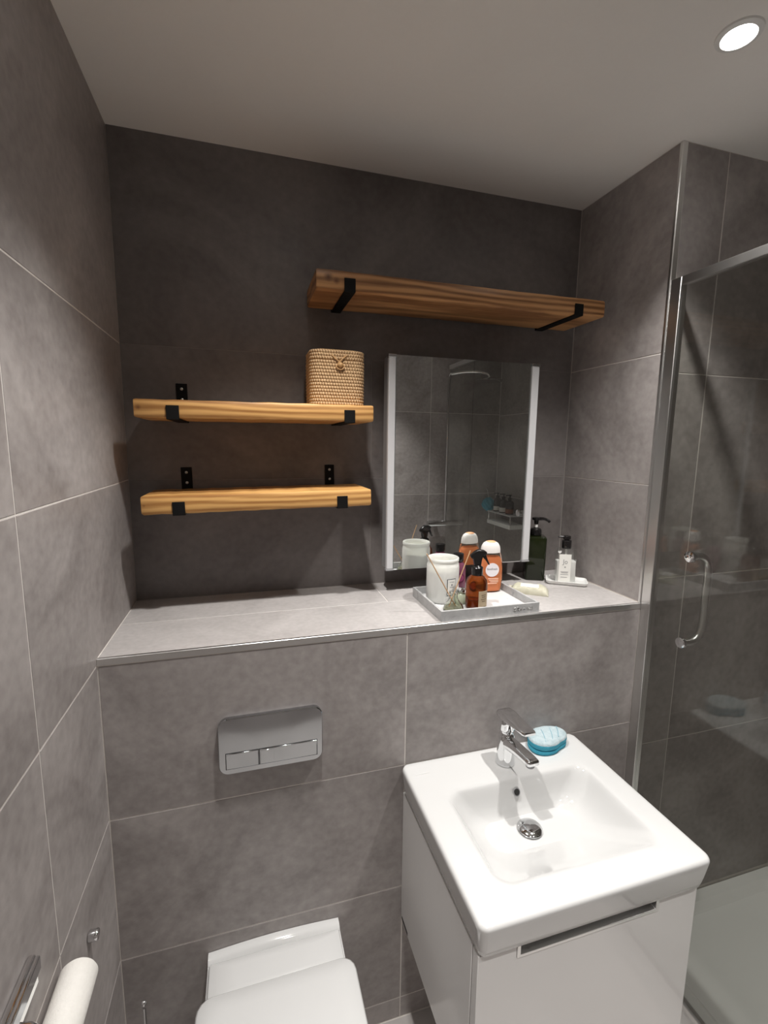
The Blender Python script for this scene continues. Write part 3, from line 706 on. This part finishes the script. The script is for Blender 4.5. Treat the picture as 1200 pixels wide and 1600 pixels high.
bm = bmesh.new(); loft(bm, [dshape(.378, -.135, -.55, RZ+.001, .03), dshape(.384, -.132, -.553, RZ+.004, .03), dshape(.384, -.132, -.553, RZ+.016, .03), dshape(.380, -.134, -.550, RZ+.019, .03)])
obj('seat', bm, M['ceramic'], tl, smooth=True, angle=50)
bm = bmesh.new(); loft(bm, [dshape(.380, -.132, -.552, RZ+.021, .035), dshape(.388, -.128, -.556, RZ+.025, .035), dshape(.388, -.128, -.556, RZ+.033, .035), dshape(.378, -.134, -.551, RZ+.039, .033), dshape(.30, -.17, -.50, RZ+.042, .03), dshape(.12, -.28, -.40, RZ+.043, .02)])
obj('lid', bm, M['ceramic'], tl, smooth=True, angle=70)

# ------------------------------------------------------------------ vanity unit and basin
BX0, BX1, BY0 = 0.747, 1.332, -0.487
bcx = (BX0+BX1)/2; bw = BX1-BX0; bd = -BY0
BZ = J-0.396
vu = thing('vanity_unit', 'wall hung gloss white vanity unit with one drawer under the basin', 'cabinet', (bcx, 0, J-0.907))
VH = 0.420; vx = 0.2815
bm = bmesh.new()
box(bm, -vx, -vx+.018, -.436, -.001, 0, VH); obj('side_panel', bm, M['gloss_white'], vu, bevel=0.001)
bm = bmesh.new(); box(bm, vx-.018, vx, -.436, -.001, 0, VH); obj('side_panel', bm, M['gloss_white'], vu, bevel=0.001)
obj('bottom_panel', nbox(-vx+.018, vx-.018, -.436, -.001, .0, .018), M['gloss_white'], vu)
obj('inner_drawer', nbox(-vx+.022, vx-.022, -.432, -.02, .022, VH-.045), M['grey_metal'], vu)
hx0, hx1 = 0.846-bcx, 1.208-bcx
dr = obj('drawer_front', nprism([(-vx, 0), (vx, 0), (vx, VH), (hx1, VH), (hx1, VH-.030), (hx0, VH-.030), (hx0, VH), (-vx, VH)], 'y', -.462, -.440), M['gloss_white'], vu, bevel=0.0012)
hp = [(hx0, VH), (hx0, VH-.030), (hx1, VH-.030), (hx1, VH), (hx1-.008, VH), (hx1-.008, VH-.023), (hx0+.008, VH-.023), (hx0+.008, VH)]
obj('drawer_handle', nprism(hp, 'y', -.4645, -.430), M['brushed'], dr, bevel=0.0008)
obj('hanger_slot', nbox(-vx-.0006, -vx+.002, -.062, -.010, .004, .013), M['dark'], vu)

bs = thing('wash_basin', 'white rectangular ceramic wash basin set on the vanity unit', 'basin', (bcx, 0, BZ))
def brr(x0, x1, y0, y1, r, z, n=8): return rrect((x0+x1)/2-bcx, (y0+y1)/2, x1-x0, y1-y0, r, z, n)
bm = bmesh.new()
ib = lambda dx, dyb, dyf, z, r: brr(0.828+dx, 1.262-dx, -0.418+dyf, -0.135-dyb, r, z)
loft(bm, [brr(BX0+.014, BX1-.014, BY0+.020, -.001, .012, -.088), brr(BX0+.010, BX1-.010, BY0+.014, -.001, .016, -.086), brr(BX0+.005, BX1-.005, BY0+.006, -.001, .020, -.05),
          brr(BX0+.001, BX1-.001, BY0+.001, -.001, .022, -.014), brr(BX0, BX1, BY0, -.001, .022, -.009), brr(BX0+.004, BX1-.004, BY0+.004, -.002, .020, -.002), brr(BX0+.010, BX1-.010, BY0+.010, -.006, .016, 0.0),
          brr(BX0+.05, BX1-.045, BY0+.045, -.08, .024, -.0005),
          ib(-.004, -.004, -.004, -.0005, .036), ib(.004, .003, .006, -.005, .040), ib(.012, .008, .022, -.018, .044), ib(.028, .014, .06, -.045, .05), ib(.05, .022, .115, -.075, .05),
          ib(.085, .038, .15, -.090, .045), ib(.12, .055, .165, -.0955, .03), ib(.16, .068, .185, -.0965, .015)])
obj('bowl', bm, M['ceramic'], bs, smooth=True, subsurf=1)
px, py = 1.034, -0.222
obj('overflow_ring', (lambda b: (lathe(b, [(.006, 0), (.0105, .001), (.0112, 0)], 24, cap0=False, cap1=False), bmesh.ops.rotate(b, verts=b.verts[:], matrix=Matrix.Rotation(PI/2-0.45, 3, 'X')), bmesh.ops.translate(b, verts=b.verts[:], vec=(1.037-bcx, -.1505, -.034)), b)[3])(bmesh.new()), M['grey_metal'], bs, smooth=True)
obj('overflow_hole', (lambda b: (lathe(b, [(.0085, -.002), (.0085, .0006)], 20), bmesh.ops.rotate(b, verts=b.verts[:], matrix=Matrix.Rotation(PI/2-0.45, 3, 'X')), bmesh.ops.translate(b, verts=b.verts[:], vec=(1.037-bcx, -.1508, -.034)), b)[3])(bmesh.new()), M['dark'], bs)
obj('maker_mark', nbox(0.775-bcx, 0.815-bcx, -.0555, -.052, -.0002, .00025), mat('pale_grey_print', (0.66, 0.66, 0.66), 0.3), bs)
pl = thing('basin_waste', 'round domed chrome plug in the basin bowl', 'plug', (px, py, BZ-.0965))
obj('seat_ring', nlathe([(.012, .0), (.0335, .0005), (.0335, .003), (.028, .0045), (.012, .004)], 32), M['chrome'], pl, smooth=True)
obj('plug_dome', nlathe([(.012, .003), (.012, .011), (.0315, .0125), (.0325, .0155), (.029, .0190), (.016, .0225), (.0, .0235)], 36, cap1=False), M['chrome'], pl, smooth=True, angle=60)

# chrome mixer tap
tp = thing('mixer_tap', 'chrome single lever mixer tap on the basin', 'tap', (1.045, -0.072, BZ))
bm = bmesh.new(); lathe(bm, [(.0265, 0), (.0275, .002), (.0272, .006), (.0250, .03), (.0235, .062), (.0225, .085), (.0190, .092), (.012, .094)], 36)
obj('body', bm, M['chrome'], tp, smooth=True, angle=50)
bm = bmesh.new()
sec = lambda y, z, w_, h_: [(p[0], y, z+p[1]) for p in rrect(0, 0, w_, h_, h_*0.38, 0, 5)]
loft(bm, [sec(.004, .066, .036, .040), sec(-.030, .073, .038, .034), sec(-.075, .0815, .038, .024), sec(-.112, .087, .038, .019), sec(-.132, .0885, .036, .016), sec(-.136, .0885, .030, .011)])
sp_ = obj('spout', bm, M['chrome'], tp, smooth=True, angle=60)
obj('aerator', nlathe([(.0105, .0705), (.0115, .0715), (.0115, .082), (.008, .083)], 20, c=(0, -.119, 0)), M['grey_metal'], sp_, smooth=True)
obj('cartridge_neck', nlathe([(.0195, .091), (.0175, .096), (.0175, .101), (.0215, .105), (.0235, .112), (.0235, .136), (.021, .142)], 32), M['chrome'], tp, smooth=True, angle=50)
bm = bmesh.new()
loft(bm, [sec(.028, .143, .034, .010), sec(.022, .146, .044, .020), sec(-.008, .149, .050, .024), sec(-.035, .151, .046, .017), sec(-.075, .1545, .042, .012), sec(-.105, .157, .040, .010), sec(-.113, .1575, .032, .006)])
obj('lever', bm, M['chrome'], tp, smooth=True, angle=60)

# scrubbing sponge pad
spg = thing('bath_sponge', 'blue oval bath sponge with pale scrubbing face beside the tap', 'sponge', (1.208, -0.040, BZ), 0.15)
M['blue'] = noise_mat('blue_foam', (0.035, 0.30, 0.44), (0.07, 0.42, 0.56), 40, rough=(0.8, 0.9), bump=0.5, bscale=300, per_object=False, bdist=0.003)
M['pale_blue'] = noise_mat('pale_loofah', (0.36, 0.47, 0.51), (0.56, 0.64, 0.67), 50, rough=(0.85, 0.95), bump=0.8, bscale=260, per_object=False, bdist=0.003)
def bean(s, z, w_=0.134, d_=0.090, wav=0.0):
    n = 36; out = []
    for i in range(n):
        a = 2*PI*i/n
        r = 1 + 0.05*math.cos(3*a+0.6) - 0.10*math.exp(-((a-1.62*PI)/0.28)**2)
        out.append((w_/2*s*r*math.cos(a), d_/2*s*r*math.sin(a), z + wav*math.sin(2*a+0.5)))
    return out
bm = bmesh.new(); loft(bm, [bean(.93, 0), bean(.98, .003), bean(.98, .011), bean(.93, .014)]); obj('foam_base', bm, M['blue'], spg, smooth=True, angle=60)
bm = bmesh.new(); loft(bm, [bean(.90, .0140, wav=.0005), bean(.97, .0165, wav=.001), bean(1.0, .024, wav=.002), bean(.985, .030, wav=.002)]); obj('foam_upper', bm, M['blue'], spg, smooth=True, angle=60)
bm = bmesh.new(); loft(bm, [bean(.985, .030, wav=.002), bean(.97, .034, wav=.002), bean(.90, .0375, wav=.002), bean(.6, .040, wav=.001), bean(.2, .041)]); fc = obj('scrub_face', bm, M['pale_blue'], spg, smooth=True, angle=60)
for k, xx in enumerate((-.012, .018, .044)):
    obj('stitch_line', ntube(smooth_path([(xx-.022, -.030+.003*k, .0388), (xx-.004, -.003, .0410), (xx+.010, .024-.003*k, .0397)], 4), .0013, 6), mat('blue_thread', (0.25, 0.42, 0.50), 0.8) if k == 0 else bpy.data.materials['blue_thread'], fc)

# ------------------------------------------------------------------ shower: tray, glass, rails, handle
TZ = J-1.160
st = thing('shower_tray', 'low white shower tray behind the glass door', 'shower tray', ((W+0.012+XR)/2, YR/2, 0))
tw_, tl_ = XR-(W+0.014)-0.002, -YR-0.004
bm = bmesh.new()
loft(bm, [rrect(0, 0, tw_, tl_, .01, 0), rrect(0, 0, tw_, tl_, .01, TZ-.004), rrect(0, 0, tw_-.006, tl_-.006, .01, TZ), rrect(0, 0, tw_-.10, tl_-.08, .04, TZ), rrect(0, 0, tw_-.15, tl_-.13, .04, TZ-.022), rrect(0, 0, .12, .12, .05, TZ-.030)])
obj('basin', bm, M['tray_white'], st, smooth=True, angle=30)
obj('drain', nlathe([(.045, TZ-.0300), (.045, TZ-.026), (.038, TZ-.024), (0, TZ-.0235)], 28, cap1=False), M['chrome'], st, smooth=True)

RT = J+1.006   # top of the shower frame
sf = thing('shower_enclosure', 'chrome framed clear glass shower screen and door with pull handle', 'shower screen', (GX, 0, TZ))
YE = -0.985
obj('wall_channel', nbox(W+0.0015-GX, .014, -.036, -.0015, 0, RT-TZ), M['brushed'], sf, bevel=0.0015)
obj('top_rail', nbox(-.010, .012, YE, -.036, RT-TZ-.024, RT-TZ), M['brushed'], sf, bevel=0.0015)
obj('bottom_rail', nbox(-.010, .012, YE, -.036, 0.0, .016), M['brushed'], sf, bevel=0.0015)
sd = obj('door_glass', nbox(-.003, .003, -.668, -.038, .018, RT-TZ-.026), M['pane'], sf)
obj('fixed_glass', nbox(-.003, .003, YE+.002, -.672, .016, RT-TZ-.024), M['pane'], sf)
hz = J - TZ
hy = -.152
for zz in (.206, -.055):
    obj('handle_cap', (lambda b: (lathe(b, [(.016, 0), (.0165, .002), (.0155, .007), (.010, .009), (0, .0095)], 22, cap1=False), bmesh.ops.rotate(b, verts=b.verts[:], matrix=Matrix.Rotation(-PI/2, 3, 'Y')), bmesh.ops.translate(b, verts=b.verts[:], vec=(-.003, hy, hz+zz)), b)[3])(bmesh.new()), M['chrome'], sd, smooth=True)
hpth = smooth_path([(.003, hy, hz+.206), (.030, hy-.002, hz+.206), (.052, hy-.004, hz+.192), (.062, hy-.006, hz+.160), (.063, hy-.006, hz+.075), (.062, hy-.006, hz-.010), (.052, hy-.004, hz-.041), (.030, hy-.002, hz-.055), (.003, hy, hz-.055)], 5)
obj('pull_handle', ntube(hpth, .0105, 14), M['brushed'], sd, smooth=True, angle=60)
# bar mixer and overhead shower on the rear wall of the shower (seen in the mirror)
sm = thing('shower_mixer', 'chrome bar shower mixer with riser and round head', 'shower', (1.86, YR, J-.10))
obj('mixer_bar', ntube([(-.15, .055, 0), (-.13, .055, 0), (.13, .055, 0), (.15, .055, 0)], [.022, .024, .024, .022], 18), M['chrome'], sm, smooth=True, angle=50)
for s_ in (-.075, .075): obj('wall_union', ntube([(s_, .001, 0), (s_, .055, 0)], .017, 14), M['chrome'], sm, smooth=True, angle=50)
obj('riser', ntube(smooth_path([(.0, .055, .02), (.0, .055, .6), (.0, .055, 1.10), (.03, .08, 1.16), (.16, .16, 1.17), (.235, .21, 1.15), (.25, .22, 1.125)], 5), .0105, 12), M['chrome'], sm, smooth=True, angle=50)
obj('shower_head', nlathe([(.012, .035), (.02, .028), (.085, .016), (.10, .010), (.10, .002), (.095, 0)], 36, c=(.25, .22, 1.095)), M['chrome'], sm, smooth=True, angle=40)

# shower caddy on the far wall, seen in the mirror
cd = thing('shower_caddy', 'two tier white and glass shower caddy seen in the mirror', 'shelf', (XR, -1.44, J-.10))
obj('lower_shelf', nbox(-.13, -.001, -.16, .18, 0, .030), M['tray_white'], cd, bevel=0.003)
obj('upper_shelf', nbox(-.13, -.001, -.16, .18, .095, .102), M['acrylic'], cd, bevel=0.001)
for yy in (-.15, .17):
    obj('post', ntube([(-.12, yy, .030), (-.12, yy, .095)], .005, 10), M['chrome'], cd, smooth=True)
M['dark_bottle'] = mat('dark_brown_bottle', (0.02, 0.016, 0.014), 0.12)
for k, (yy, lc, lab) in enumerate(((-.10, 'paper', 'dark pump bottle on the caddy, farthest from the white light bar'), (-.01, 'paper', 'dark pump bottle in the middle of the caddy row'), (.08, 'o', 'dark pump bottle with an orange brown base on the caddy'))):
    b_ = thing('caddy_bottle', lab, 'bottle', (XR-.075, -1.44+yy, J-.10+.102), 0, 'dark bottles on the shower caddy')
    if k == 2: M['o'] = mat('orange_brown', (0.24, 0.075, 0.03), 0.3)
    obj('body', nlathe([(.028, 0), (.030, .003), (.030, .085), (.022, .100), (.012, .105), (.012, .115)], 24), M['dark_bottle'], b_, smooth=True, angle=50)
    obj('label', nlathe([(.0304, .008), (.0308, .009), (.0308, .040), (.0304, .041)], 24, cap0=False, cap1=False), M[lc], b_, smooth=True)
    obj('pump', (lambda b: (lathe(b, [(.014, .108), (.014, .125), (.005, .126), (.005, .140), (.011, .141), (.011, .148)], 16), tube(b, [(-.006, 0, .145), (-.035, 0, .143)], .004, 8), b)[2])(bmesh.new()), M['black_plastic'], b_, smooth=True, angle=50)
bp_ = thing('hanging_scrubber', 'blue bath puff hanging on the shower wall in the mirror', 'bath puff', (2.245, YR, J+.045))
bm = bmesh.new(); bmesh.ops.create_icosphere(bm, subdivisions=4, radius=.055)
for v in bm.verts:
    f = 1 + 0.10*math.sin(v.co.x*140+v.co.z*60)*math.sin(v.co.y*130+v.co.z*90)
    v.co = Vector((v.co.x*f, v.co.y*f*0.85+.052, v.co.z*f))
obj('puff', bm, M['blue'], bp_, smooth=True, angle=80)
obj('cord', ntube(smooth_path([(0, .050, .05), (.004, .02, .10), (0, .006, .13)], 4), .002, 6), M['white_text'], bp_)
obj('hook', ntube(smooth_path([(0, .001, .135), (0, .012, .135), (0, .016, .128), (0, .012, .122)], 4), .003, 8), M['chrome'], bp_)

# ------------------------------------------------------------------ left wall: paper roll, holder, knob, brush
RXC, RYC, RZC, RR = 0.033, -0.328, J-0.426, 0.0305
rh = thing('roll_holder', 'chrome toilet roll holder on the left wall', 'roll holder', (0, -0.47, J-0.31))
obj('back_plate', nbox(.001, .012, -.085, .050, -.012, .040), M['chrome'], rh, bevel=0.003)
obj('cover_flap', nbox(.012, .020, -.085, .045, .018, .042), M['chrome'], rh, bevel=0.003)
dz = RZC-(J-0.31)
obj('arm', ntube(smooth_path([(.012, -.02, .0), (RXC, -.02, -.015), (RXC, -.02, dz+.02), (RXC, -.015, dz), (RXC, .02, dz), (RXC, RYC+.47+.004, dz)], 5), .006, 12), M['chrome'], rh, smooth=True, angle=50)
M['tissue'] = noise_mat('tissue_paper', (0.80, 0.78, 0.74), (0.86, 0.84, 0.80), 60, rough=(0.9, 0.95), bump=0.4, bscale=250, per_object=False)
tr_ = thing('toilet_roll', 'white toilet paper roll on the holder', 'toilet roll', (RXC, RYC-.055, RZC))
bm = bmesh.new(); lathe(bm, [(.017, -.055), (RR-.001, -.055), (RR, -.053), (RR, .050), (RR-.004, .055), (.017, .055), (.017, -.055)], 40, cap0=False, cap1=False)
bmesh.ops.rotate(bm, verts=bm.verts[:], matrix=Matrix.Rotation(-PI/2, 3, 'X'))
obj('paper', bm, M['tissue'], tr_, smooth=True, angle=50)
bm = bmesh.new(); lathe(bm, [(.0168, -.0552), (.0168, .0552), (.0158, .0552), (.0158, -.0552), (.0168, -.0552)], 28, cap0=False, cap1=False)
bmesh.ops.rotate(bm, verts=bm.verts[:], matrix=Matrix.Rotation(-PI/2, 3, 'X'))
obj('core', bm, mat('cardboard', (0.42, 0.32, 0.22), 0.8), tr_, smooth=True, angle=50)
kn = thing('wall_hook', 'small round chrome peg on the left wall above the toilet roll', 'hook', (0, -0.185, J-0.511))
obj('peg', (lambda b: (lathe(b, [(.0100, 0.001), (.0112, .002), (.0112, .017), (.0100, .019), (0, .0195)], 22, cap1=False), bmesh.ops.rotate(b, verts=b.verts[:], matrix=Matrix.Rotation(PI/2, 3, 'Y')), b)[2])(bmesh.new()), M['chrome'], kn, smooth=True, angle=50)
tb = thing('toilet_brush', 'chrome toilet brush with ball topped handle beside the toilet', 'toilet brush', (0.072, -0.10, 0))
obj('holder', nlathe([(.046, 0), (.048, .002), (.048, .17), (.046, .172), (.012, .178), (.010, .182)], 32), M['brushed'], tb, smooth=True, angle=40)
obj('handle', ntube([(0, 0, .178), (0, 0, .440)], .0042, 12), M['chrome'], tb, smooth=True)
obj('ball_knob', (lambda b: (bmesh.ops.create_uvsphere(b, u_segments=18, v_segments=12, radius=.0068), bmesh.ops.translate(b, verts=b.verts[:], vec=(0, 0, J-0.821)), b)[2])(bmesh.new()), M['chrome'], tb, smooth=True)
